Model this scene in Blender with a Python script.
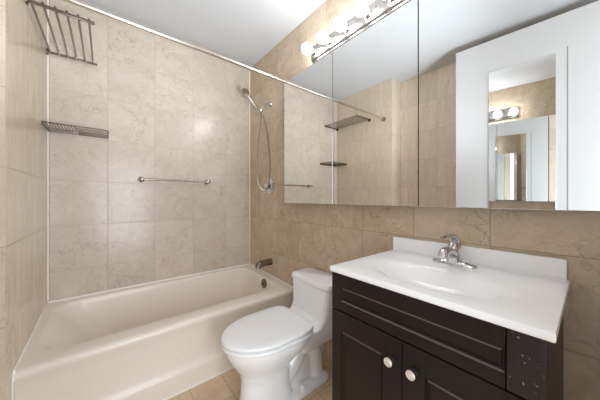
import bpy, bmesh, math, random
from math import sin, cos, pi, radians, tan, atan2, sqrt
from mathutils import Vector, Matrix, Euler

random.seed(7)
S = bpy.context.scene
for o in list(bpy.data.objects):
    bpy.data.objects.remove(o)
COL = S.collection

# ------------------------------------------------------------------ camera, sky, light, exposure
H = 1.165                       # eye height; everything below is measured from the floor (z=0)
XB, XC, XC2 = 1.214, -0.310, -0.510   # wall with the vanity, tub end wall, wall behind the door
YA, YD, YJ = 2.352, -0.100, 1.475     # wall along the tub, doorway wall, jog of the left wall
ZC = H + 1.404                  # ceiling
cam_d = bpy.data.cameras.new('camera')
cam_d.sensor_width = 36.0
cam_d.lens = 36.0 * 238.0 / 600.0
cam_d.shift_y = -2.0 / 600.0
cam_d.clip_start = 0.02
cam = bpy.data.objects.new('camera', cam_d)
COL.objects.link(cam)
cam.location = (0, 0, H)
cam.rotation_euler = (radians(90), 0, radians(50.8 - 90))
S.camera = cam

w = bpy.data.worlds.new('hall_ambient_fill')  # even ambient light added as fill through the doorway
S.world = w
w.use_nodes = True
w.node_tree.nodes['Background'].inputs[0].default_value = (0.95, 0.97, 1.0, 1)
w.node_tree.nodes['Background'].inputs[1].default_value = 1.1

hl = bpy.data.lights.new('hall_fill', 'AREA')  # unseen fill light added behind the camera, shining in from the hall
hl.shape = 'RECTANGLE'; hl.size = 0.8; hl.size_y = 1.6
hl.energy = 16.0
hl.color = (0.82, 0.92, 1.0)
hlo = bpy.data.objects.new('hall_fill', hl)
COL.objects.link(hlo)
hlo.location = (0.30, -0.95, 1.05)
hlo.rotation_euler = (radians(112), 0, radians(-6))

fl = bpy.data.lights.new('ceiling_fill', 'SPOT')      # added fill spot aimed at the ceiling, not a fixture of the room
fl.spot_size = radians(76); fl.spot_blend = 1.0; fl.shadow_soft_size = 0.12
fl.energy = 68.0
fl.color = (0.88, 0.95, 1.0)
flo = bpy.data.objects.new('ceiling_fill', fl)
COL.objects.link(flo)
flo.location = (0.30, -0.10, 1.05)
flo.rotation_euler = (Vector((0.40, 1.75, ZC)) - Vector((0.30, -0.10, 1.05))).to_track_quat('-Z', 'Y').to_euler()

S.view_settings.view_transform = 'Standard'
S.view_settings.look = 'None'
S.view_settings.gamma = 1.0
S.view_settings.use_curve_mapping = False
S.view_settings.exposure = 0.97
S.cycles.max_bounces = 14
S.cycles.glossy_bounces = 10
S.cycles.diffuse_bounces = 12

BULB_STRENGTH = 15.5

# ------------------------------------------------------------------ materials
def srgb(r, g, b):
    f = lambda c: (c / 255.0 / 12.92) if c / 255.0 <= 0.04045 else ((c / 255.0 + 0.055) / 1.055) ** 2.4
    return (f(r), f(g), f(b), 1.0)

class NT:
    def __init__(self, name):
        self.m = bpy.data.materials.new(name)
        self.m.use_nodes = True
        self.t = self.m.node_tree
        self.b = self.t.nodes['Principled BSDF']
    def n(self, kind, **kw):
        nd = self.t.nodes.new(kind)
        for k, v in kw.items():
            setattr(nd, k, v)
        return nd
    def l(self, a, b):
        self.t.links.new(a, b)
    def math(self, op, a, b=None, c=None):
        nd = self.n('ShaderNodeMath', operation=op)
        for i, v in enumerate((a, b, c)):
            if v is None: continue
            if isinstance(v, (int, float)): nd.inputs[i].default_value = v
            else: self.l(v, nd.inputs[i])
        return nd.outputs[0]
    def mix(self, fac, a, b, blend='MIX'):
        nd = self.n('ShaderNodeMix', data_type='RGBA', blend_type=blend)
        for i, v in ((0, fac), (6, a), (7, b)):
            if isinstance(v, (int, float)): nd.inputs[i].default_value = v
            elif isinstance(v, tuple): nd.inputs[i].default_value = v
            else: self.l(v, nd.inputs[i])
        return nd.outputs[2]
    def ramp(self, fac, stops):
        nd = self.n('ShaderNodeValToRGB')
        e = nd.color_ramp.elements
        while len(e) < len(stops): e.new(0.5)
        for i, (p, c) in enumerate(stops):
            e[i].position = p
            e[i].color = c if isinstance(c, tuple) else (c, c, c, 1)
        self.l(fac, nd.inputs[0])
        return nd.outputs[0]

def simple(name, col, rough=0.4, metal=0.0, bump=0.0, bscale=40.0, spec=0.5, coat=0.0):
    k = NT(name)
    k.b.inputs['Base Color'].default_value = col
    k.b.inputs['Roughness'].default_value = rough
    k.b.inputs['Metallic'].default_value = metal
    k.b.inputs['Specular IOR Level'].default_value = spec
    k.b.inputs['Coat Weight'].default_value = coat
    g = k.n('ShaderNodeNewGeometry')
    nz = k.n('ShaderNodeTexNoise'); nz.inputs['Scale'].default_value = bscale; nz.inputs['Detail'].default_value = 3
    k.l(g.outputs['Position'], nz.inputs['Vector'])
    lo = max(0.0, rough - 0.03)
    mr = k.n('ShaderNodeMapRange'); mr.inputs[3].default_value = lo; mr.inputs[4].default_value = rough + 0.03
    k.l(nz.outputs[0], mr.inputs[0]); k.l(mr.outputs[0], k.b.inputs['Roughness'])
    if bump:
        bp = k.n('ShaderNodeBump'); bp.inputs['Strength'].default_value = bump; bp.inputs['Distance'].default_value = 0.002
        k.l(nz.outputs[0], bp.inputs['Height']); k.l(bp.outputs[0], k.b.inputs['Normal'])
    return k.m

def tile(name, ua, va, u0, v0, su, sv, c_lo, c_hi, c_vein, c_grout, rough=0.22, seed=0.0, streak=None, vein=0.55, var=0.5):
    """marble tile in a square grid; ua/va are the world axes of the wall"""
    k = NT(name)
    g = k.n('ShaderNodeNewGeometry')
    sep = k.n('ShaderNodeSeparateXYZ'); k.l(g.outputs['Position'], sep.inputs[0])
    U = k.math('DIVIDE', k.math('SUBTRACT', sep.outputs[ua], u0), su)
    V = k.math('DIVIDE', k.math('SUBTRACT', sep.outputs[va], v0), sv)
    fu, fv = k.math('FRACT', U), k.math('FRACT', V)
    du = k.math('MULTIPLY', k.math('MINIMUM', fu, k.math('SUBTRACT', 1.0, fu)), su)
    dv = k.math('MULTIPLY', k.math('MINIMUM', fv, k.math('SUBTRACT', 1.0, fv)), sv)
    d = k.math('MINIMUM', du, dv)
    grout = k.math('LESS_THAN', d, 0.0013)
    cell = k.n('ShaderNodeCombineXYZ')
    k.l(k.math('FLOOR', U), cell.inputs[0]); k.l(k.math('FLOOR', V), cell.inputs[1]); cell.inputs[2].default_value = seed
    wn = k.n('ShaderNodeTexWhiteNoise', noise_dimensions='3D'); k.l(cell.outputs[0], wn.inputs['Vector'])
    # every tile cut from another place of the stone
    off = k.n('ShaderNodeVectorMath', operation='SCALE'); k.l(wn.outputs['Color'], off.inputs[0]); off.inputs['Scale'].default_value = 9.0
    pos = k.n('ShaderNodeVectorMath', operation='ADD'); k.l(g.outputs['Position'], pos.inputs[0]); k.l(off.outputs[0], pos.inputs[1])
    P = pos.outputs[0]
    if streak is not None:
        mp = k.n('ShaderNodeMapping'); k.l(P, mp.inputs[0]); mp.inputs['Scale'].default_value = streak
        P1 = mp.outputs[0]
    else:
        P1 = P
    n1 = k.n('ShaderNodeTexNoise'); n1.inputs['Scale'].default_value = 9.0; n1.inputs['Detail'].default_value = 8; n1.inputs['Roughness'].default_value = 0.62
    n1.inputs['Distortion'].default_value = 0.8
    k.l(P1, n1.inputs['Vector'])
    base = k.mix(k.ramp(n1.outputs[0], [(0.32, 0.0), (0.68, 1.0)]), c_lo, c_hi)
    # warped cracks
    n2 = k.n('ShaderNodeTexNoise'); n2.inputs['Scale'].default_value = 12.0; n2.inputs['Detail'].default_value = 5
    k.l(P, n2.inputs['Vector'])
    wsc = k.n('ShaderNodeVectorMath', operation='SCALE'); k.l(n2.outputs['Color'], wsc.inputs[0]); wsc.inputs['Scale'].default_value = 0.16
    wp = k.n('ShaderNodeVectorMath', operation='ADD'); k.l(P, wp.inputs[0]); k.l(wsc.outputs[0], wp.inputs[1])
    v1 = k.n('ShaderNodeTexVoronoi', feature='DISTANCE_TO_EDGE'); v1.inputs['Scale'].default_value = 15.0
    k.l(wp.outputs[0], v1.inputs['Vector'])
    cr = k.ramp(v1.outputs['Distance'], [(0.0, 1.0), (0.05, 0.0)])
    n3 = k.n('ShaderNodeTexNoise'); n3.inputs['Scale'].default_value = 6.0; n3.inputs['Detail'].default_value = 3
    k.l(P, n3.inputs['Vector'])
    gate = k.ramp(n3.outputs[0], [(0.45, 0.0), (0.62, 1.0)])
    crm = k.math('MULTIPLY', k.math('MULTIPLY', cr, gate), vein)
    c1 = k.mix(crm, base, c_vein)
    v2 = k.n('ShaderNodeTexVoronoi', feature='DISTANCE_TO_EDGE'); v2.inputs['Scale'].default_value = 30.0
    k.l(wp.outputs[0], v2.inputs['Vector'])
    lt = k.math('MULTIPLY', k.ramp(v2.outputs['Distance'], [(0.0, 1.0), (0.05, 0.0)]), k.math('MULTIPLY', k.math('SUBTRACT', 1.0, gate), 0.3))
    c2 = k.mix(lt, c1, (min(1, c_hi[0] * 1.25), min(1, c_hi[1] * 1.25), min(1, c_hi[2] * 1.25), 1))
    tv = k.n('ShaderNodeMapRange'); tv.inputs[3].default_value = 1.0 - 0.13 * var; tv.inputs[4].default_value = 1.0 + 0.10 * var
    k.l(wn.outputs['Value'], tv.inputs[0])
    hsv = k.n('ShaderNodeHueSaturation'); k.l(c2, hsv.inputs['Color']); k.l(tv.outputs[0], hsv.inputs['Value'])
    col = k.mix(grout, hsv.outputs[0], c_grout)
    k.l(col, k.b.inputs['Base Color'])
    rg = k.math('MULTIPLY_ADD', grout, 0.5, k.math('MULTIPLY_ADD', n1.outputs[0], 0.10, rough - 0.05))
    k.l(rg, k.b.inputs['Roughness'])
    hgt = k.math('MULTIPLY_ADD', n2.outputs[0], 0.10, k.ramp(d, [(0.0, 0.0), (0.0022, 1.0)]))
    bp = k.n('ShaderNodeBump'); bp.inputs['Strength'].default_value = 0.25; bp.inputs['Distance'].default_value = 0.0015
    k.l(hgt, bp.inputs['Height']); k.l(bp.outputs[0], k.b.inputs['Normal'])
    return k.m

T_LO, T_HI = srgb(200, 187, 174), srgb(213, 202, 190)
T_V, T_G = srgb(160, 135, 112), srgb(182, 163, 145)
V0 = H - 0.515
M = {}
M['tileA'] = tile('marble_tile_long_wall', 0, 2, 0.011, V0, 0.311, 0.319, T_LO, T_HI, T_V, T_G, seed=1, var=0.35)
M['tileB'] = tile('marble_tile_vanity_wall', 1, 2, 0.262, V0, 0.3115, 0.319, srgb(187, 168, 145), srgb(206, 189, 167), srgb(148, 122, 94), srgb(152, 130, 108), seed=2, vein=0.6)
M['tileC'] = tile('marble_tile_end_wall', 1, 2, YJ + 0.23, V0, 0.319, 0.319, srgb(212, 196, 176), srgb(226, 212, 195), T_V, T_G, seed=3, streak=(1, 2.2, 0.35), vein=0.35)
M['tileF'] = tile('floor_tile', 0, 1, 0.000, 1.34, 0.1965, 0.305, srgb(204, 178, 147), srgb(222, 201, 172), srgb(140, 112, 84), srgb(142, 122, 102), rough=0.3, seed=4)
M['paint'] = simple('white_ceiling_paint', srgb(206, 209, 213), 0.75, bump=0.1, bscale=120, spec=0.2)
M['door'] = simple('white_door_paint', srgb(210, 211, 213), 0.4, spec=0.3)
M['hall'] = simple('hall_plaster', srgb(236, 233, 228), 0.8, spec=0.2)
M['hallfloor'] = simple('hall_floor_wood', srgb(170, 140, 108), 0.4)
M['caulk'] = simple('white_caulk', srgb(244, 241, 236), 0.45)
M['tub'] = simple('cream_enamel', srgb(238, 229, 219), 0.26, spec=0.55, bscale=8)
M['porc'] = simple('white_porcelain', srgb(248, 249, 251), 0.08, spec=0.6, bscale=8)
M['seat'] = simple('white_seat_plastic', srgb(248, 249, 251), 0.16, spec=0.5, bscale=8)
M['top'] = simple('white_cultured_marble', srgb(248, 249, 251), 0.16, spec=0.5, bscale=8)
M['chrome'] = simple('chrome', srgb(214, 214, 216), 0.09, metal=1.0, bscale=20)
M['nickel'] = simple('brushed_nickel', srgb(176, 168, 160), 0.24, metal=1.0, bscale=60)
M['satin'] = simple('dark_satin_metal', srgb(136, 127, 118), 0.26, metal=1.0, bscale=60)
M['rodm'] = simple('polished_rod', srgb(226, 218, 208), 0.2, metal=1.0)
M['barm'] = simple('soft_chrome_bar', srgb(172, 168, 164), 0.28, metal=1.0)
M['knob'] = simple('satin_nickel_knob', srgb(226, 219, 206), 0.35, metal=0.35)
M['dark'] = simple('drain_dark', srgb(30, 30, 30), 0.5)
M['cabside'] = simple('grey_cabinet_side', srgb(70, 72, 72), 0.4)
M['grey'] = simple('grey_joint', srgb(150, 150, 152), 0.6)
M['plate'] = simple('ivory_plate', srgb(232, 226, 214), 0.35)

def mirror_mat():
    k = NT('silver_mirror')
    k.b.inputs['Base Color'].default_value = (0.90, 0.91, 0.905, 1)
    k.b.inputs['Metallic'].default_value = 1.0
    k.b.inputs['Roughness'].default_value = 0.0
    return k.m
M['mirror'] = mirror_mat()

def wood_mat():
    k = NT('espresso_wood')
    g = k.n('ShaderNodeNewGeometry')
    mp = k.n('ShaderNodeMapping'); mp.inputs['Scale'].default_value = (30, 30, 2.5); k.l(g.outputs['Position'], mp.inputs[0])
    nz = k.n('ShaderNodeTexNoise'); nz.inputs['Scale'].default_value = 2.0; nz.inputs['Detail'].default_value = 6
    k.l(mp.outputs[0], nz.inputs['Vector'])
    col = k.mix(nz.outputs[0], srgb(27, 20, 18), srgb(38, 29, 27))
    k.l(col, k.b.inputs['Base Color'])
    k.b.inputs['Roughness'].default_value = 0.32
    k.b.inputs['Specular IOR Level'].default_value = 0.3
    return k.m
M['wood'] = wood_mat()

def chipped_wood():
    """same wood with the paint chips seen on the right stile"""
    k = NT('espresso_wood_chipped')
    g = k.n('ShaderNodeNewGeometry')
    v = k.n('ShaderNodeTexNoise'); v.inputs['Scale'].default_value = 130.0; v.inputs['Detail'].default_value = 4
    k.l(g.outputs['Position'], v.inputs['Vector'])
    n2 = k.n('ShaderNodeTexNoise'); n2.inputs['Scale'].default_value = 22.0
    k.l(g.outputs['Position'], n2.inputs['Vector'])
    chip = k.math('MULTIPLY', k.ramp(v.outputs[0], [(0.64, 0.0), (0.67, 1.0)]), k.ramp(n2.outputs[0], [(0.52, 0.0), (0.58, 1.0)]))
    k.l(k.mix(chip, srgb(31, 24, 22), srgb(150, 138, 128)), k.b.inputs['Base Color'])
    k.b.inputs['Roughness'].default_value = 0.32
    return k.m
M['chipwood'] = chipped_wood()
M['ledge_glint'] = simple('highlight_painted_wood', srgb(112, 103, 97), 0.5)  # pale tone standing in for bulb highlights on the panel ledges
M['stem'] = simple('dark_knob_stem', srgb(24, 22, 21), 0.35)

def bulb_mat():
    k = NT('lit_frosted_bulb')
    k.b.inputs['Base Color'].default_value = (1, 1, 1, 1)
    k.b.inputs['Emission Color'].default_value = (0.96, 0.98, 1.0, 1)
    k.b.inputs['Emission Strength'].default_value = BULB_STRENGTH
    return k.m
M['bulb'] = bulb_mat()

# ------------------------------------------------------------------ mesh helpers
def finish(name, bm, mat, parent=None, smooth=True, angle=35, bevel=0.0, bseg=2):
    me = bpy.data.meshes.new(name)
    bmesh.ops.recalc_face_normals(bm, faces=bm.faces)
    bm.to_mesh(me); bm.free()
    mats = mat if isinstance(mat, list) else [mat]
    for m in mats: me.materials.append(m)
    o = bpy.data.objects.new(name, me)
    COL.objects.link(o)
    if smooth:
        me.polygons.foreach_set('use_smooth', [True] * len(me.polygons))
        me.set_sharp_from_angle(angle=radians(angle))
    if bevel:
        md = o.modifiers.new('bevel', 'BEVEL'); md.width = bevel; md.segments = bseg; md.limit_method = 'ANGLE'; md.angle_limit = radians(30)
    if parent is not None:
        o.parent = parent
        o.matrix_parent_inverse = parent.matrix_basis.inverted()
    return o

def box(bm, x0, x1, y0, y1, z0, z1, mi=0):
    v = [bm.verts.new((x, y, z)) for x in (x0, x1) for y in (y0, y1) for z in (z0, z1)]
    for f in ((0, 1, 3, 2), (4, 6, 7, 5), (0, 4, 5, 1), (2, 3, 7, 6), (0, 2, 6, 4), (1, 5, 7, 3)):
        bm.faces.new([v[i] for i in f]).material_index = mi
    return v

def loft(bm, rings, cap0=True, cap1=True, mi=0):
    R = [[bm.verts.new(p) for p in r] for r in rings]
    n = len(R[0])
    for a, b in zip(R, R[1:]):
        for i in range(n):
            j = (i + 1) % n
            bm.faces.new((a[i], a[j], b[j], b[i])).material_index = mi
    if cap0: bm.faces.new(R[0][::-1]).material_index = mi
    if cap1: bm.faces.new(R[-1]).material_index = mi
    return R

def tube(bm, pts, r, seg=12, caps=True, mi=0):
    pts = [Vector(p) for p in pts]
    n = len(pts)
    rs = r if isinstance(r, (list, tuple)) else [r] * n
    rings, ref = [], None
    for i, p in enumerate(pts):
        t = (pts[min(i + 1, n - 1)] - pts[max(i - 1, 0)]).normalized()
        if ref is None:
            ref = Vector((0, 0, 1)) if abs(t.z) < 0.9 else Vector((1, 0, 0))
        a = (ref - t * ref.dot(t)).normalized(); b = t.cross(a); ref = a
        rings.append([p + (a * cos(2 * pi * k / seg) + b * sin(2 * pi * k / seg)) * rs[i] for k in range(seg)])
    loft(bm, rings, caps, caps, mi)

def spline(ctrl, n=10):
    P = [Vector(p) for p in ctrl]
    P = [P[0] * 2 - P[1]] + P + [P[-1] * 2 - P[-2]]
    out = []
    for i in range(1, len(P) - 2):
        for k in range(n):
            t = k / n
            a, b, c, d = P[i - 1], P[i], P[i + 1], P[i + 2]
            out.append(0.5 * ((2 * b) + (c - a) * t + (2 * a - 5 * b + 4 * c - d) * t * t + (3 * b - a - 3 * c + d) * t ** 3))
    out.append(P[-2])
    return out

def lathe(bm, prof, origin, axis, seg=24, mi=0):
    """prof: list of (radius, distance along the axis)"""
    ax = Vector(axis).normalized()
    ref = Vector((0, 0, 1)) if abs(ax.z) < 0.9 else Vector((1, 0, 0))
    a = (ref - ax * ref.dot(ax)).normalized(); b = ax.cross(a); o = Vector(origin)
    loft(bm, [[o + ax * h + (a * cos(2 * pi * k / seg) + b * sin(2 * pi * k / seg)) * max(r, 1e-4) for k in range(seg)] for r, h in prof], True, True, mi)

def rrect(x0, x1, y0, y1, r, z, nc=8, ns=6):
    """closed ring: rounded rectangle, z a number or f(x, y)"""
    pts = []
    cs = [(x1 - r, y1 - r, 0), (x0 + r, y1 - r, 90), (x0 + r, y0 + r, 180), (x1 - r, y0 + r, 270)]
    arcs = [[(cx + r * cos(radians(a0 + 90 * k / nc)), cy + r * sin(radians(a0 + 90 * k / nc))) for k in range(nc + 1)] for cx, cy, a0 in cs]
    for i in range(4):
        pts += arcs[i]
        p, q = arcs[i][-1], arcs[(i + 1) % 4][0]
        pts += [(p[0] + (q[0] - p[0]) * k / ns, p[1] + (q[1] - p[1]) * k / ns) for k in range(1, ns)]
    return [(x, y, z(x, y) if callable(z) else z) for x, y in pts]

def empty(name, loc, label, cat, group=None):
    o = bpy.data.objects.new(name, None)
    COL.objects.link(o)
    o.location = loc; o.empty_display_size = 0.1
    o['label'] = label; o['category'] = cat
    if group: o['group'] = group
    o.matrix_basis  # location is applied lazily; parts keep world coordinates
    return o

def tag(o, label, cat, group=None):
    o['label'] = label; o['category'] = cat
    if group: o['group'] = group
    return o

def struct(o, label=None):
    o['kind'] = 'structure'
    if label: o['label'] = label
    return o

# ------------------------------------------------------------------ room shell
bm = bmesh.new(); box(bm, XC2 - 0.12, XB + 0.12, YD - 0.12, YA + 0.12, -0.10, 0)
struct(finish('floor', bm, M['tileF'], smooth=False), 'tan stone tile bathroom floor')
bm = bmesh.new(); box(bm, XC2 - 0.12, XB + 0.12, YD - 0.12, YA + 0.12, ZC, ZC + 0.10)
struct(finish('ceiling', bm, M['paint'], smooth=False), 'plain white painted ceiling')
bm = bmesh.new(); box(bm, XC2 - 0.12, XB + 0.12, YA, YA + 0.12, 0, ZC)
struct(finish('wall_far', bm, M['tileA'], smooth=False), 'beige marble tile wall along the bathtub')
bm = bmesh.new(); box(bm, XB, XB + 0.12, YD - 0.12, YA, 0, ZC)
struct(finish('wall_right', bm, M['tileB'], smooth=False), 'tan marble tile wall behind toilet and vanity')
bm = bmesh.new()
prof = [(XC2 - 0.12, YD - 0.12), (XC2, YD - 0.12), (XC2, YJ), (XC, YJ), (XC, YA), (XC2 - 0.12, YA)]
loft(bm, [[(x, y, 0) for x, y in prof], [(x, y, ZC) for x, y in prof]])
struct(finish('wall_left', bm, M['tileC'], smooth=False), 'beige marble tile wall at the end of the bathtub')
DX0, DX1, DZ = -0.345, 0.560, H + 1.345
bm = bmesh.new()
box(bm, XC2, DX0, YD - 0.12, YD, 0, ZC); box(bm, DX1, XB, YD - 0.12, YD, 0, ZC); box(bm, DX0, DX1, YD - 0.12, YD, DZ, ZC)
struct(finish('wall_near', bm, M['tileC'], smooth=False), 'beige tile wall around the doorway')

bm = bmesh.new(); tube(bm, [(XC + 0.001, YA - 0.001, H - 0.70), (XC + 0.001, YA - 0.001, ZC)], 0.007, 8)
struct(finish('trim_1', bm, M['caulk']), 'white caulk line in left tub corner')
bm = bmesh.new(); tube(bm, [(XB - 0.001, YA - 0.001, H - 0.70), (XB - 0.001, YA - 0.001, ZC)], 0.007, 8)
struct(finish('trim_2', bm, simple('cream_caulk', srgb(240, 230, 216), 0.5)), 'cream caulk line in right tub corner')

# door, open against the left wall
dvec = Vector((-0.22 + 0.30, 0.794 + 0.085, 0)); DL = dvec.length; dvec.normalize()
dn = Vector((dvec.y, -dvec.x, 0))
FREE = Vector((-0.22, 0.794, 0))
def dp(t, off, z):       # t from the free edge, off towards the room
    p = FREE - dvec * t + dn * off
    return (p.x, p.y, z)
def dbox(bm, t0, t1, o0, o1, z0, z1):
    v = [bm.verts.new(dp(t, o_, z)) for t in (t0, t1) for o_ in (o0, o1) for z in (z0, z1)]
    for f in ((0, 1, 3, 2), (4, 6, 7, 5), (0, 4, 5, 1), (2, 3, 7, 6), (0, 2, 6, 4), (1, 5, 7, 3)):
        bm.faces.new([v[i] for i in f])
bm = bmesh.new(); dbox(bm, 0, DL, -0.036, 0, 0.012, H + 1.335)
door = struct(finish('door_1', bm, M['door'], smooth=False, bevel=0.002), 'white bathroom door standing open, seen in the mirror')
bm = bmesh.new(); dbox(bm, 0.684, 0.690, -0.002, 0.0012, 0.10, H + 1.088)
finish('edge_strip', bm, M['grey'], door, smooth=False)
for sgn in (1, -1):
    bm = bmesh.new()
    o0 = 0.0 if sgn > 0 else -0.036
    lathe(bm, [(0.026, 0), (0.026, 0.006), (0.011, 0.010), (0.011, 0.045)], dp(0.06, o0, 0.93), dn * sgn, 20)
    tube(bm, [dp(0.06, o0 + sgn * 0.043, 0.93), dp(0.11, o0 + sgn * 0.046, 0.93), dp(0.17, o0 + sgn * 0.043, 0.932)], 0.009, 10)
    finish('door_handle', bm, M['nickel'], door)

bm = bmesh.new(); dbox(bm, 0.240, 0.630, 0.0003, 0.006, 0.20, H + 1.062)
tag(finish('door_mirror', bm, M['mirror'], smooth=False, bevel=0.001), 'tall frameless mirror fixed on the open white door', 'mirror')

# hall beyond the doorway
bm = bmesh.new(); box(bm, -1.3, 1.6, -1.6, YD - 0.12, -0.10, 0)
struct(finish('floor_hall', bm, M['hallfloor'], smooth=False))
bm = bmesh.new(); box(bm, -1.3, 1.6, -1.72, -1.6, 0, ZC)
struct(finish('wall_hall', bm, M['hall'], smooth=False))
bm = bmesh.new(); box(bm, -1.3, 1.6, -1.72, YD - 0.12, ZC, ZC + 0.1)
struct(finish('ceiling_hall', bm, M['paint'], smooth=False))

# ------------------------------------------------------------------ bathtub
TY0 = 1.566
tub = empty('bathtub', (0.45, 1.96, 0), 'cream built-in bathtub with apron front along the beige tile wall', 'bathtub')
zr = lambda x, y: H - 0.752 + (y - TY0) / (YA - TY0) * 0.034
def zro(dz): return lambda x, y: zr(x, y) + dz
ax0, ax1, ay1 = XC + 0.002, XB - 0.002, YA - 0.002
rings = []
def o(y0, z, r=0.004): rings.append(rrect(ax0, ax1, y0, ay1, r, z))
o(TY0 - 0.010, 0.0); o(TY0 - 0.010, 0.106); o(TY0 - 0.007, 0.118); o(TY0 + 0.003, 0.136); o(TY0 + 0.008, 0.16)
o(TY0 + 0.009, 0.24); o(TY0 + 0.008, 0.32); o(TY0 + 0.004, 0.355)
o(TY0 - 0.004, zro(-0.034)); o(TY0 - 0.005, zro(-0.022)); o(TY0 - 0.002, zro(-0.010)); o(TY0 + 0.008, zro(-0.002)); o(TY0 + 0.022, zro(0.0))
ix0, ix1, iy0, iy1 = XC + 0.040, XB - 0.082, 1.664, YA - 0.050
rings.append(rrect(ix0, ix1, iy0, iy1, 0.12, zro(0.0)))
rings.append(rrect(ix0 + 0.006, ix1 - 0.004, iy0 + 0.005, iy1 - 0.006, 0.12, zro(-0.002)))
rings.append(rrect(ix0 + 0.018, ix1 - 0.008, iy0 + 0.011, iy1 - 0.010, 0.118, zro(-0.009)))
rings.append(rrect(ix0 + 0.034, ix1 - 0.012, iy0 + 0.015, iy1 - 0.013, 0.115, zro(-0.022)))
rings.append(rrect(ix0 + 0.058, ix1 - 0.016, iy0 + 0.019, iy1 - 0.016, 0.11, zro(-0.05)))
rings.append(rrect(ix0 + 0.220, ix1 - 0.040, iy0 + 0.042, iy1 - 0.040, 0.10, 0.17))
rings.append(rrect(ix0 + 0.255, ix1 - 0.055, iy0 + 0.054, iy1 - 0.052, 0.10, 0.13))
rings.append(rrect(ix0 + 0.300, ix1 - 0.085, iy0 + 0.082, iy1 - 0.080, 0.09, 0.105))
rings.append(rrect(ix0 + 0.360, ix1 - 0.140, iy0 + 0.130, iy1 - 0.130, 0.08, 0.098))
bm = bmesh.new(); loft(bm, rings)
finish('tub_shell', bm, M['tub'], tub, angle=50)
# overflow plate on the faucet end
bm = bmesh.new()
oc = Vector((1.1125, 1.884, H - 0.778)); on = Vector((-1, 0, 0.10)).normalized()
lathe(bm, [(0.042, -0.004), (0.042, 0.003), (0.037, 0.007), (0.020, 0.009)], oc, on, 24)
ov = finish('overflow_plate', bm, M['satin'], tub)
bm = bmesh.new(); tube(bm, [oc + on * 0.006 + Vector((0, 0, -0.018)), oc + on * 0.022 + Vector((0, -0.004, 0.010))], 0.006, 10)
finish('lever', bm, M['satin'], ov)
bm = bmesh.new(); lathe(bm, [(0.035, 0), (0.035, 0.004), (0.028, 0.006)], (0.93, 1.955, 0.0985), (0, 0, 1), 24)
finish('drain', bm, M['nickel'], tub)
# caulk between the tub and the tile
bm = bmesh.new()
tube(bm, [(XC + 0.002, TY0 - 0.004, zr(0, TY0) - 0.03), (XC + 0.002, TY0 + 0.01, zr(0, TY0) + 0.004), (XC + 0.002, YA - 0.002, zr(0, YA) + 0.003), (XB - 0.002, YA - 0.002, zr(0, YA) + 0.003), (XB - 0.002, TY0 + 0.005, zr(0, TY0) + 0.004)], 0.0065, 8)
struct(finish('trim_3', bm, M['caulk']), 'white caulk line along the top of the bathtub')
bm = bmesh.new(); tube(bm, [(XC + 0.002, TY0 - 0.012, 0.003), (XB - 0.002, TY0 - 0.012, 0.003)], 0.005, 8)
tube(bm, [(XC + 0.001, TY0 - 0.010, 0.003), (XC + 0.001, TY0 - 0.006, H - 0.78)], 0.005, 8)
struct(finish('trim_4', bm, M['caulk']), 'white caulk line at the foot of the tub apron')

# ------------------------------------------------------------------ toilet
TC = 1.165
toilet = empty('toilet', (0.95, TC, 0), 'white one-piece toilet between bathtub and dark vanity', 'toilet')
def egg(x0, x1, hw, z, n=48, pb=2.6, xm=None, pf=2.0):
    xm = x0 + (x1 - x0) * 0.52 if xm is None else xm
    out = []
    for k in range(n):
        t = 2 * pi * k / n
        c, s = cos(t), sin(t)
        p = pf if c > 0 else pb
        cc = abs(c) ** (2 / p); ss = abs(s) ** (2 / p)
        x = xm - (xm - x0) * cc if c > 0 else xm + (x1 - xm) * cc
        out.append((x, TC + hw * ss * (1 if s >= 0 else -1), z))
    return out
bm = bmesh.new()
# bowl on its front pedestal
loft(bm, [egg(0.535, 0.86, 0.105, 0.0, pb=3), egg(0.540, 0.855, 0.100, 0.03, pb=3), egg(0.552, 0.83, 0.094, 0.12, pb=3), egg(0.556, 0.83, 0.094, 0.19, pb=3),
          egg(0.545, 0.85, 0.104, 0.235), egg(0.520, 0.90, 0.128, 0.275), egg(0.495, 0.95, 0.154, 0.315), egg(0.478, 0.99, 0.172, 0.35), egg(0.472, 1.00, 0.178, 0.375), egg(0.474, 1.00, 0.178, 0.392)])
# deck running back to the wall
loft(bm, [rrect(0.86, XB - 0.012, TC - 0.135, TC + 0.135, 0.03, 0.275), rrect(0.84, XB - 0.008, TC - 0.155, TC + 0.155, 0.03, 0.34), rrect(0.82, XB - 0.008, TC - 0.16, TC + 0.16, 0.03, 0.392)])
# tank with its concave front
loft(bm, [rrect(0.93, XB - 0.008, TC - 0.155, TC + 0.155, 0.03, 0.385), rrect(0.965, XB - 0.008, TC - 0.158, TC + 0.158, 0.035, 0.400), rrect(0.992, XB - 0.008, TC - 0.162, TC + 0.162, 0.035, 0.425), rrect(1.006, XB - 0.008, TC - 0.167, TC + 0.167, 0.035, 0.46),
          rrect(1.012, XB - 0.008, TC - 0.174, TC + 0.174, 0.035, 0.52), rrect(1.014, XB - 0.008, TC - 0.180, TC + 0.180, 0.035, 0.608)])
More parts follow.
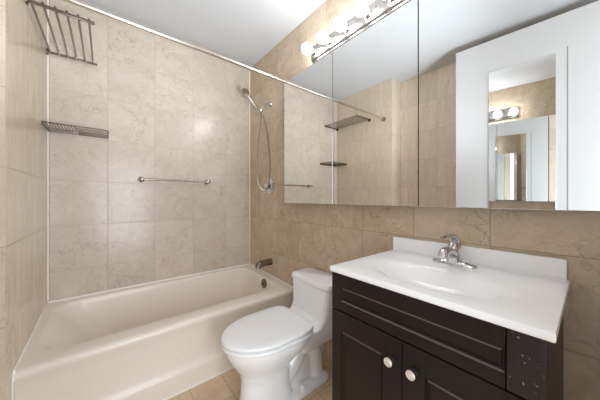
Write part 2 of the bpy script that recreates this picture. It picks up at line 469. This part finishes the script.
# foot, trapway
loft(bm, [rrect(0.60, 1.13, TC - 0.106, TC + 0.106, 0.05, 0.0), rrect(0.60, 1.13, TC - 0.106, TC + 0.106, 0.05, 0.022), rrect(0.62, 1.12, TC - 0.098, TC + 0.098, 0.05, 0.032)])
tube(bm, spline([(0.72, TC, 0.14), (0.82, TC, 0.12), (0.90, TC, 0.18), (0.955, TC, 0.25), (1.03, TC, 0.22), (1.06, TC, 0.12), (1.06, TC, 0.02)], 6), 0.062, 18)
loft(bm, [rrect(0.80, 1.12, TC - 0.035, TC + 0.035, 0.02, 0.0), rrect(0.80, 1.15, TC - 0.035, TC + 0.035, 0.02, 0.30)])
body = finish('bowl', bm, M['porc'], toilet, angle=180)
md = body.modifiers.new('remesh', 'REMESH'); md.mode = 'VOXEL'; md.voxel_size = 0.0065; md.use_smooth_shade = True
md = body.modifiers.new('smooth', 'SMOOTH'); md.factor = 0.5; md.iterations = 9
bm = bmesh.new()
loft(bm, [rrect(1.012, XB - 0.004, TC - 0.182, TC + 0.182, 0.036, 0.609), rrect(1.008, XB - 0.004, TC - 0.186, TC + 0.186, 0.036, 0.613), rrect(1.008, XB - 0.004, TC - 0.186, TC + 0.186, 0.036, 0.632), rrect(1.012, XB - 0.008, TC - 0.182, TC + 0.182, 0.034, 0.640), rrect(1.024, XB - 0.02, TC - 0.170, TC + 0.170, 0.03, 0.645)])
lid = finish('tank_lid', bm, M['porc'], toilet, angle=40)
def slab(name, x0, x1, hw, z0, z1, mat, r=0.007, dome=0.0):
    bm = bmesh.new()
    e = lambda d, z: egg(x0 + d, x1 - d * 0.6, hw - d, z, pb=6.0, xm=x0 + 0.25)
    rr = [e(r, z0), e(r * 0.3, z0 + r * 0.3), e(0, z0 + r), e(0, z1 - r), e(r * 0.3, z1 - r * 0.3), e(r, z1)]
    if dome:
        rr += [e(0.05, z1 + dome * 0.5), e(0.10, z1 + dome * 0.85), e(0.15, z1 + dome)]
    loft(bm, rr)
    return finish(name, bm, mat, toilet, angle=60)
slab('seat', 0.454, 0.935, 0.188, 0.395, 0.415, M['seat'])
slab('seat_lid', 0.453, 0.938, 0.187, 0.4215, 0.440, M['seat'], dome=0.004)
for s in (-1, 1):
    bm = bmesh.new(); lathe(bm, [(0.016, 0), (0.016, 0.018), (0.012, 0.027), (0.005, 0.030)], (0.905, TC + s * 0.084, 0.028), (0, 0, 1), 20)
    finish('bolt_cap', bm, M['porc'], toilet)
for s in (-1, 1):
    bm = bmesh.new(); lathe(bm, [(0.013, -0.03), (0.013, 0.03)], (0.950, TC + s * 0.075, 0.408), (0, 1, 0), 16)
    finish('hinge', bm, M['seat'], toilet, bevel=0.002)

# ------------------------------------------------------------------ vanity
VF, VB, VY0, VY1 = 0.723, XB - 0.004, 0.061, 0.677
ZT = H - 0.277           # counter surface
ZU = ZT - 0.022
van = empty('vanity_cabinet', (0.97, 0.364, 0), 'dark espresso wooden vanity cabinet with two doors under the white sink top', 'vanity cabinet')
bm = bmesh.new()
box(bm, VF + 0.020, VB, VY0, VY0 + 0.016, 0.09, ZU - 0.001); box(bm, VF + 0.020, VB, VY1 - 0.016, VY1, 0.09, ZU - 0.001)
box(bm, VF + 0.020, VB, VY0 + 0.016, VY1 - 0.016, 0.09, 0.106); box(bm, VB - 0.012, VB, VY0 + 0.016, VY1 - 0.016, 0.106, ZU - 0.001)
box(bm, VF + 0.020, VF + 0.038, VY0 + 0.016, VY1 - 0.016, ZU - 0.04, ZU - 0.001)
box(bm, VF + 0.07, VB, VY0 + 0.01, VY1 - 0.01, 0.0, 0.092)
carc = finish('carcass', bm, M['wood'], van, smooth=False, bevel=0.0015)
def shaker(bm, y0, y1, z0, z1, sl, sr, rt, rb, rec=0.007, mi=0):
    """frame and recessed panel; sl: stile on the low-y side"""
    a, b = VF, VF + 0.019
    box(bm, a, b, y0, y0 + sl, z0, z1); box(bm, a, b, y1 - sr, y1, z0, z1)
    box(bm, a, b, y0 + sl, y1 - sr, z1 - rt, z1); box(bm, a, b, y0 + sl, y1 - sr, z0, z0 + rb)
    # moulded step and bead round the recessed panel
    p0, p1, q0, q1 = y0 + sl, y1 - sr, z0 + rb, z1 - rt
    ins = [(0.0, 0.0), (0.003, 0.007), (0.006, 0.007), (0.0085, 0.003), (0.0105, 0.003), (0.012, 0.008), (0.014, 0.008)]
    rr = [[(a + dx, p0 + d, q0 + d), (a + dx, p1 - d, q0 + d), (a + dx, p1 - d, q1 - d), (a + dx, p0 + d, q1 - d)] for d, dx in ins]
    back = [(b - 0.004, y, z) for _, y, z in rr[0]]
    loft(bm, [back] + rr)
    bmesh.ops.recalc_face_normals(bm, faces=bm.faces)
    for f in bm.faces:        # highlight painted as a paler colour on the moulding ledges
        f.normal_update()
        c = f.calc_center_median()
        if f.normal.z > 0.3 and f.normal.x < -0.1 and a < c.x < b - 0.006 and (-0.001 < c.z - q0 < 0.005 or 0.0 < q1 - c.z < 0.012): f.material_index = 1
ZG = H - 0.4495
bm = bmesh.new()
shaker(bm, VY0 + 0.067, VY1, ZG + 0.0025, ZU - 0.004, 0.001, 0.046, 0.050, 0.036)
finish('drawer_front', bm, [M['wood'], M['ledge_glint']], van, smooth=False, bevel=0.0012)
bm = bmesh.new(); box(bm, VF, VF + 0.019, VY0, VY0 + 0.0645, ZG + 0.0025, ZU - 0.004)
st = finish('corner_stile', bm, M['chipwood'], van, smooth=False, bevel=0.0012); st['label'] = 'dark stile with chipped paint'
YM = 0.378
for side in (1, -1):
    bm = bmesh.new()
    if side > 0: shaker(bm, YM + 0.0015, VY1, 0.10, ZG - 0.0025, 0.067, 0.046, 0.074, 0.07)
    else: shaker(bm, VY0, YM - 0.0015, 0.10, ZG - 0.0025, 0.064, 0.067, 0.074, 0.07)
    d = finish('door', bm, [M['wood'], M['ledge_glint']], van, smooth=False, bevel=0.0012)
    bm = bmesh.new()
    ky, kz = YM + side * 0.0365, H - 0.528
    lathe(bm, [(0.0125, 0), (0.0125, 0.002), (0.006, 0.005), (0.0055, 0.018)], (VF, ky, kz), (-1, 0, 0), 20, mi=1)
    lathe(bm, [(0.007, 0.0165), (0.0122, 0.0175), (0.0142, 0.020), (0.0140, 0.0225), (0.0122, 0.0245), (0.0105, 0.0240), (0.0092, 0.0235), (0.007, 0.0245), (0.0035, 0.0252)], (VF, ky, kz), (-1, 0, 0), 24)
    kb = finish('knob', bm, [M['knob'], M['stem']], d); kb['label'] = 'round cream and nickel knob on a dark stem'

# sink top, one moulding with bowl and backsplash
top = empty('sink_top', (0.96, 0.364, ZU), 'white moulded vanity top with oval basin and low backsplash', 'sink')
CX0, CX1, CY0, CY1 = 0.712, XB - 0.003, 0.046, 0.678
bx, by, brx, bry = 0.918, 0.362, 0.140, 0.215
N = 64
def oval(sx, z, dx=0.0):
    return [(bx + dx + brx * sx * cos(2 * pi * k / N), by + bry * sx * sin(2 * pi * k / N), z) for k in range(N)]
def rect_ring(x0, x1, y0, y1, z):
    """N points on a rectangle, radially matched to the oval"""
    out = []
    for k in range(N):
        a = 2 * pi * k / N
        dx, dy = brx * cos(a), bry * sin(a)
        tx = ((x1 - bx) / dx if dx > 1e-9 else (x0 - bx) / dx if dx < -1e-9 else 1e9)
        ty = ((y1 - by) / dy if dy > 1e-9 else (y0 - by) / dy if dy < -1e-9 else 1e9)
        t = min(tx, ty)
        out.append([bx + dx * t, by + dy * t, z])
    for cx, cy in ((x0, y0), (x0, y1), (x1, y0), (x1, y1)):     # snap the nearest point into each corner
        i = min(range(N), key=lambda q: (out[q][0] - cx) ** 2 + (out[q][1] - cy) ** 2)
        out[i][0], out[i][1] = cx, cy
    return [tuple(p) for p in out]
bm = bmesh.new()
rings = [rect_ring(CX0 + 0.012, CX1 - 0.001, CY0 + 0.012, CY1 - 0.012, ZU), rect_ring(CX0 + 0.003, CX1, CY0 + 0.003, CY1 - 0.003, ZU), rect_ring(CX0, CX1, CY0, CY1, ZU + 0.004), rect_ring(CX0, CX1, CY0, CY1, ZT - 0.004), rect_ring(CX0 + 0.001, CX1, CY0 + 0.001, CY1 - 0.001, ZT - 0.001),
         rect_ring(CX0 + 0.006, CX1 - 0.001, CY0 + 0.006, CY1 - 0.006, ZT), oval(1.20, ZT), oval(1.13, ZT - 0.0008), oval(1.06, ZT - 0.0028), oval(0.98, ZT - 0.0070), oval(0.90, ZT - 0.0145), oval(0.78, ZT - 0.032), oval(0.60, ZT - 0.060), oval(0.38, ZT - 0.078), oval(0.16, ZT - 0.087), oval(0.10, ZT - 0.089)]
loft(bm, rings, cap0=False)
# backsplash
r2 = [rrect(CX1 - 0.020, CX1 + 0.001, CY0 + 0.006, CY1 - 0.004, 0.004, z, 4, 8) for z in (ZT - 0.004, ZT + 0.066)] + [rrect(CX1 - 0.017, CX1, CY0 + 0.009, CY1 - 0.007, 0.004, ZT + 0.070, 4, 8)]
loft(bm, r2)
# sloped cove between counter and backsplash
loft(bm, [[(CX1 - 0.036, y, ZT - 0.001), (CX1 - 0.026, y, ZT + 0.003), (CX1 - 0.019, y, ZT + 0.012), (CX1 - 0.019, y, ZT - 0.002)] for y in (CY0 + 0.012, CY1 - 0.012)])
finish('counter', bm, M['top'], top, angle=35)
bm = bmesh.new(); lathe(bm, [(0.022, 0), (0.022, 0.003), (0.017, 0.004)], (bx, by, ZT - 0.0895), (0, 0, 1), 24)
finish('drain', bm, M['chrome'], top)

# faucet
FX, FY = 1.130, 0.366
fz = ZT + 0.0003
fau = empty('faucet', (FX, FY, fz), 'chrome single-lever faucet on the white sink top', 'faucet')
bm = bmesh.new()
def lens(lx, ly, z): return [(FX + lx * (abs(cos(a)) ** 1.0) * (1 if cos(a) >= 0 else -1), FY + ly * sin(a) * (1 - 0.0), z) for a in [2 * pi * k / 40 for k in range(40)]]
loft(bm, [lens(0.027, 0.083, fz), lens(0.027, 0.083, fz + 0.005), lens(0.025, 0.078, fz + 0.010), lens(0.020, 0.055, fz + 0.015), lens(0.016, 0.03, fz + 0.019)])
finish('base_plate', bm, M['chrome'], fau, angle=60)
bm = bmesh.new()
loft(bm, [[(FX + dx + a_ * cos(2 * pi * k / 28), FY + b_ * sin(2 * pi * k / 28), fz + z) for k in range(28)] for dx, a_, b_, z in
          ((0, 0.027, 0.034, 0.008), (0, 0.0265, 0.030, 0.02), (-0.002, 0.026, 0.026, 0.04), (-0.003, 0.025, 0.0235, 0.06), (0.0, 0.023, 0.022, 0.076), (0.003, 0.017, 0.017, 0.088), (0.003, 0.008, 0.008, 0.094))])
finish('body', bm, M['chrome'], fau, angle=60)
def flat_tube(bm, pts, ws, hs, seg=18):
    pts = [Vector(p) for p in pts]; n = len(pts); rr = []
    for i, p in enumerate(pts):
        t = (pts[min(i + 1, n - 1)] - pts[max(i - 1, 0)]).normalized()
        a = Vector((0, 1, 0)); b = t.cross(a).normalized()
        rr.append([p + a * cos(2 * pi * k / seg) * ws[i] + b * sin(2 * pi * k / seg) * hs[i] for k in range(seg)])
    loft(bm, rr)
lin = lambda a, b, n: [a + (b - a) * i / (n - 1) for i in range(n)]
bm = bmesh.new()
sp = spline([(FX + 0.005, FY, fz + 0.036), (FX - 0.030, FY, fz + 0.052), (FX - 0.072, FY, fz + 0.064), (FX - 0.104, FY, fz + 0.062), (FX - 0.118, FY, fz + 0.044)], 6)
flat_tube(bm, sp, lin(0.022, 0.017, len(sp)), lin(0.022, 0.014, len(sp)))
finish('spout', bm, M['chrome'], fau, angle=60)
bm = bmesh.new()
hp = spline([(FX + 0.014, FY, fz + 0.060), (FX + 0.019, FY, fz + 0.088), (FX + 0.004, FY, fz + 0.111), (FX - 0.032, FY, fz + 0.122), (FX - 0.078, FY, fz + 0.124), (FX - 0.118, FY, fz + 0.122)], 6)
flat_tube(bm, hp, lin(0.023, 0.010, len(hp)), lin(0.017, 0.0045, len(hp)))
finish('lever_handle', bm, M['chrome'], fau, angle=60)

# ------------------------------------------------------------------ mirrored cabinet
XM = 1.142
MZ0, MZ1 = H - 0.040, H + 0.955
cab = empty('mirror_cabinet', (XB - 0.03, 0.79, MZ0), 'wide wall cabinet with three frameless mirror doors above vanity', 'mirror cabinet')
ys = [-0.026, 0.518, 1.065, 1.608]
bm = bmesh.new(); box(bm, XM + 0.009, XB - 0.001, ys[0] + 0.004, ys[3] - 0.004, MZ0 + 0.004, MZ1 - 0.002)
finish('cabinet_body', bm, M['cabside'], cab, smooth=False)
for i in range(3):
    bm = bmesh.new(); box(bm, XM, XM + 0.007, ys[i] + 0.0022, ys[i + 1] - 0.0022, MZ0, MZ1)
    finish('mirror_door', bm, M['mirror'], cab, smooth=False, bevel=0.0012, bseg=1)

# vanity light bar
lb = empty('vanity_light', (XB, 0.72, H + 1.0), 'long chrome bar light with lit round bulbs above the mirror cabinet', 'light fixture')
bm = bmesh.new()
LY0, LY1 = 0.315, 1.322
prof = [(XB - 0.002, H + 1.004), (XB - 0.012, H + 1.004), (XB - 0.016, H + 1.010), (XB - 0.016, H + 1.018), (XB - 0.024, H + 1.022), (XB - 0.028, H + 1.030), (XB - 0.028, H + 1.112), (XB - 0.024, H + 1.120), (XB - 0.016, H + 1.124), (XB - 0.016, H + 1.132), (XB - 0.012, H + 1.138), (XB - 0.002, H + 1.138)]
loft(bm, [[(x, y, z) for x, z in prof] for y in (LY0, LY1)])
finish('light_bar', bm, M['barm'], lb, angle=50)
for i in range(7):
    y = 1.290 - 0.155 * i
    bm = bmesh.new(); lathe(bm, [(0.026, 0), (0.026, 0.005), (0.021, 0.009), (0.0205, 0.026), (0.017, 0.028)], (XB - 0.027, y, H + 1.071), (-1, 0, 0), 20)
    sk = finish('socket', bm, M['chrome'], lb)
    bm = bmesh.new()
    R = 0.039
    lathe(bm, [(0.013, -0.046), (0.014, -0.041)] + [(R * sin(radians(a)), -R * cos(radians(a))) for a in range(22, 181, 13)] + [(0.002, R)], (1.118, y, H + 1.071), (-1, 0, 0), 24)
    finish('bulb', bm, M['bulb'], sk, angle=180)

# ------------------------------------------------------------------ shower rod and fittings
RY, RZ = 1.583, H + 0.950
rod = empty('shower_rod', (0.42, RY, RZ), 'straight polished shower rod spanning the tub below the ceiling', 'shower rod')
bm = bmesh.new(); tube(bm, [(XC + 0.004, RY, RZ), (XM - 0.0005, RY, RZ)], 0.0125, 16)
finish('rod', bm, M['rodm'], rod)
bm = bmesh.new(); lathe(bm, [(0.027, 0), (0.027, 0.006), (0.018, 0.014), (0.017, 0.03)], (XC + 0.0005, RY, RZ), (1, 0, 0), 24)
finish('flange', bm, M['nickel'], rod)

SY = 1.950
sh = empty('hand_shower', (XB, SY, H + 0.89), 'chrome hand shower with looped hose on the tan tile wall', 'hand shower')
bm = bmesh.new()
lathe(bm, [(0.030, 0), (0.028, 0.006), (0.016, 0.014)], (XB - 0.0005, SY, H + 0.89), (-1, 0, 0), 24)
tube(bm, spline([(XB - 0.004, SY, H + 0.89), (XB - 0.03, SY, H + 0.888), (XB - 0.065, SY, H + 0.86), (XB - 0.092, SY, H + 0.822)], 6), 0.011, 14)
finish('shower_arm', bm, M['chrome'], sh)
bm = bmesh.new()
lathe(bm, [(0.013, -0.018), (0.019, -0.010), (0.020, 0.012), (0.014, 0.022)], (XB - 0.094, SY, H + 0.812), (-0.4, 0, 1), 20)
lathe(bm, [(0.009, 0), (0.010, 0.03)], (XB - 0.080, SY, H + 0.808), (0, 0, -1), 14)
finish('bracket', bm, M['chrome'], sh)
hd = Vector((-0.16, -0.004, 0.145)).normalized()
h0 = Vector((XB - 0.090, SY, H + 0.785))
bm = bmesh.new()
tube(bm, [h0, h0 + hd * 0.02, h0 + hd * 0.10, h0 + hd * 0.19, h0 + hd * 0.215], [0.011, 0.015, 0.016, 0.018, 0.020], 16)
hh = finish('handle', bm, M['chrome'], sh)
bm = bmesh.new()
fn = Vector((-0.72, -0.25, -0.62)).normalized()
lathe(bm, [(0.014, -0.034), (0.028, -0.024), (0.038, -0.004), (0.038, 0.007), (0.032, 0.011)], h0 + hd * 0.225, fn, 24)
finish('spray_head', bm, M['nickel'], hh)
bm = bmesh.new()
hose = spline([h0 + hd * 0.004, (1.118, 1.95, H + 0.74), (1.090, 1.95, H + 0.55), (1.078, 1.95, H + 0.34), (1.078, 1.945, H + 0.19), (1.100, 1.930, H + 0.10), (1.135, 1.905, H + 0.075), (1.158, 1.885, H + 0.12), (1.172, 1.875, H + 0.25), (1.172, 1.885, H + 0.42), (1.162, 1.905, H + 0.60), (1.140, 1.935, H + 0.745), (XB - 0.080, SY, H + 0.782)], 10)
tube(bm, hose, 0.0062, 10)
finish('hose', bm, M['nickel'], sh)

vl = empty('shower_valve', (XB, SY, H + 0.115), 'round chrome shower valve with knob handle below the hand shower', 'shower valve')
bm = bmesh.new(); lathe(bm, [(0.078, 0), (0.077, 0.005), (0.062, 0.012), (0.034, 0.016), (0.030, 0.03)], (XB - 0.0005, SY - 0.005, H + 0.115), (-1, 0, 0), 32)
finish('escutcheon', bm, M['chrome'], vl)
bm = bmesh.new()
lathe(bm, [(0.018, 0.015), (0.020, 0.026), (0.026, 0.032), (0.028, 0.044), (0.022, 0.050)], (XB, SY - 0.005, H + 0.115), (-1, 0, 0), 24)
tube(bm, [(XB - 0.040, SY - 0.005, H + 0.115), (XB - 0.046, SY - 0.02, H + 0.085), (XB - 0.050, SY - 0.03, H + 0.058)], [0.010, 0.009, 0.007], 12)
finish('valve_handle', bm, M['chrome'], vl)

bm = bmesh.new()
ts = spline([(XB - 0.001, 1.925, H - 0.603), (XB - 0.05, 1.925, H - 0.604), (XB - 0.10, 1.925, H - 0.610), (XB - 0.130, 1.925, H - 0.616), (XB - 0.142, 1.925, H - 0.640)], 6)
tube(bm, ts, [0.032 - 0.007 * i / (len(ts) - 1) for i in range(len(ts))], 18)
lathe(bm, [(0.006, 0), (0.006, 0.016), (0.008, 0.018), (0.008, 0.024)], (XB - 0.112, 1.925, H - 0.596), (0, 0, 1), 12)
tag(finish('tub_spout', bm, M['satin'], angle=50), 'brushed metal tub spout on tan tile above the tub end', 'tub spout')

tb = empty('towel_bar', (0.49, YA, H + 0.152), 'slim brushed nickel towel bar on the beige wall above the tub', 'towel bar')
bm = bmesh.new(); tube(bm, [(0.205, YA - 0.055, H + 0.153), (0.770, YA - 0.055, H + 0.153)], 0.0080, 12)
finish('bar', bm, M['nickel'], tb)
for x in (0.226, 0.752):
    bm = bmesh.new(); lathe(bm, [(0.024, 0), (0.023, 0.008), (0.013, 0.014), (0.010, 0.022), (0.010, 0.040), (0.015, 0.046), (0.015, 0.066), (0.008, 0.070)], (x, YA - 0.0005, H + 0.153), (0, -1, 0), 20)
    finish('post', bm, M['nickel'], tb)

# towel shelf high on the tub end wall
rk = empty('towel_rack', (XC, 2.06, H + 1.0), 'metal towel rack of parallel bars high in the left tub corner', 'towel rack')
RKZ = H + 1.000
for i in range(6):
    x = -0.296 + i * 0.0445
    bm = bmesh.new(); tube(bm, [(x, 1.776, RKZ), (x, 2.328, RKZ)], 0.0056, 10)
    finish('bar', bm, M['satin'], rk)
for y in (1.782, 2.322):
    bm = bmesh.new()
    box(bm, XC + 0.001, -0.050, y - 0.005, y + 0.005, RKZ - 0.020, RKZ - 0.004)
    lathe(bm, [(0.022, 0), (0.020, 0.008)], (XC + 0.0005, y, RKZ - 0.012), (1, 0, 0), 20)
    finish('arm', bm, M['satin'], rk, bevel=0.002)

# corner shelf
SZ = H + 0.470
cs = empty('corner_shelf', (XC, YA, SZ), 'small chrome wire corner shelf below the towel rack', 'shelf')
SX1, SY0 = 0.018, 2.145
bm = bmesh.new()
box(bm, XC + 0.001, SX1, YA - 0.008, YA - 0.002, SZ - 0.016, SZ + 0.012)
finish('back_plate', bm, M['satin'], cs, smooth=False, bevel=0.0015)
bm = bmesh.new()
box(bm, XC + 0.001, XC + 0.007, SY0, YA - 0.009, SZ - 0.012, SZ + 0.008)
finish('side_plate', bm, M['satin'], cs, smooth=False, bevel=0.0015)
bm = bmesh.new()
tube(bm, [(XC + 0.008, SY0, SZ + 0.002), (SX1 - 0.035, SY0, SZ + 0.002), (SX1 - 0.018, SY0 + 0.005, SZ + 0.002), (SX1 - 0.006, SY0 + 0.018, SZ + 0.002), (SX1 - 0.004, SY0 + 0.035, SZ + 0.002), (SX1 - 0.004, YA - 0.010, SZ + 0.002)], 0.0042, 10)
finish('rim', bm, M['satin'], cs)
for k in range(9):
    x = XC + 0.018 + 0.0165 * k
    bm = bmesh.new(); tube(bm, [(x, SY0, SZ), (x, YA - 0.009, SZ)], 0.0038 if k < 8 else 0.0055, 8)
    finish('wire', bm, M['satin'], cs)
for y in (SY0 + 0.05, SY0 + 0.10, SY0 + 0.15):
    bm = bmesh.new(); tube(bm, [(XC + 0.018 + 0.0165 * 8, y, SZ), (SX1 - 0.005, y, SZ)], 0.0032, 8)
    finish('wire', bm, M['satin'], cs)

# fittings on the doorway wall, seen only in the door mirror
tr = empty('towel_ring', (0.86, YD, H + 0.20), 'chrome towel ring on wall beside the doorway', 'towel ring')
bm = bmesh.new(); lathe(bm, [(0.022, 0), (0.020, 0.008), (0.010, 0.014), (0.010, 0.045), (0.013, 0.052)], (0.86, YD + 0.0005, H + 0.20), (0, 1, 0), 20)
finish('post', bm, M['chrome'], tr)
bm = bmesh.new(); tube(bm, [(0.86 + 0.07 * sin(a), YD + 0.046, H + 0.132 + 0.07 * cos(a)) for a in [2 * pi * k / 36 for k in range(37)]], 0.004, 8)
finish('ring', bm, M['chrome'], tr)
bm = bmesh.new(); box(bm, 0.96, 1.035, YD + 0.0003, YD + 0.006, H - 0.10, H + 0.015)
sw = tag(finish('switch_plate', bm, M['plate'], smooth=False, bevel=0.002), 'ivory light switch plate on the doorway wall', 'light switch')
bm = bmesh.new(); box(bm, 0.985, 1.010, YD + 0.005, YD + 0.010, H - 0.072, H - 0.012)
finish('rocker', bm, M['plate'], sw, smooth=False, bevel=0.002)
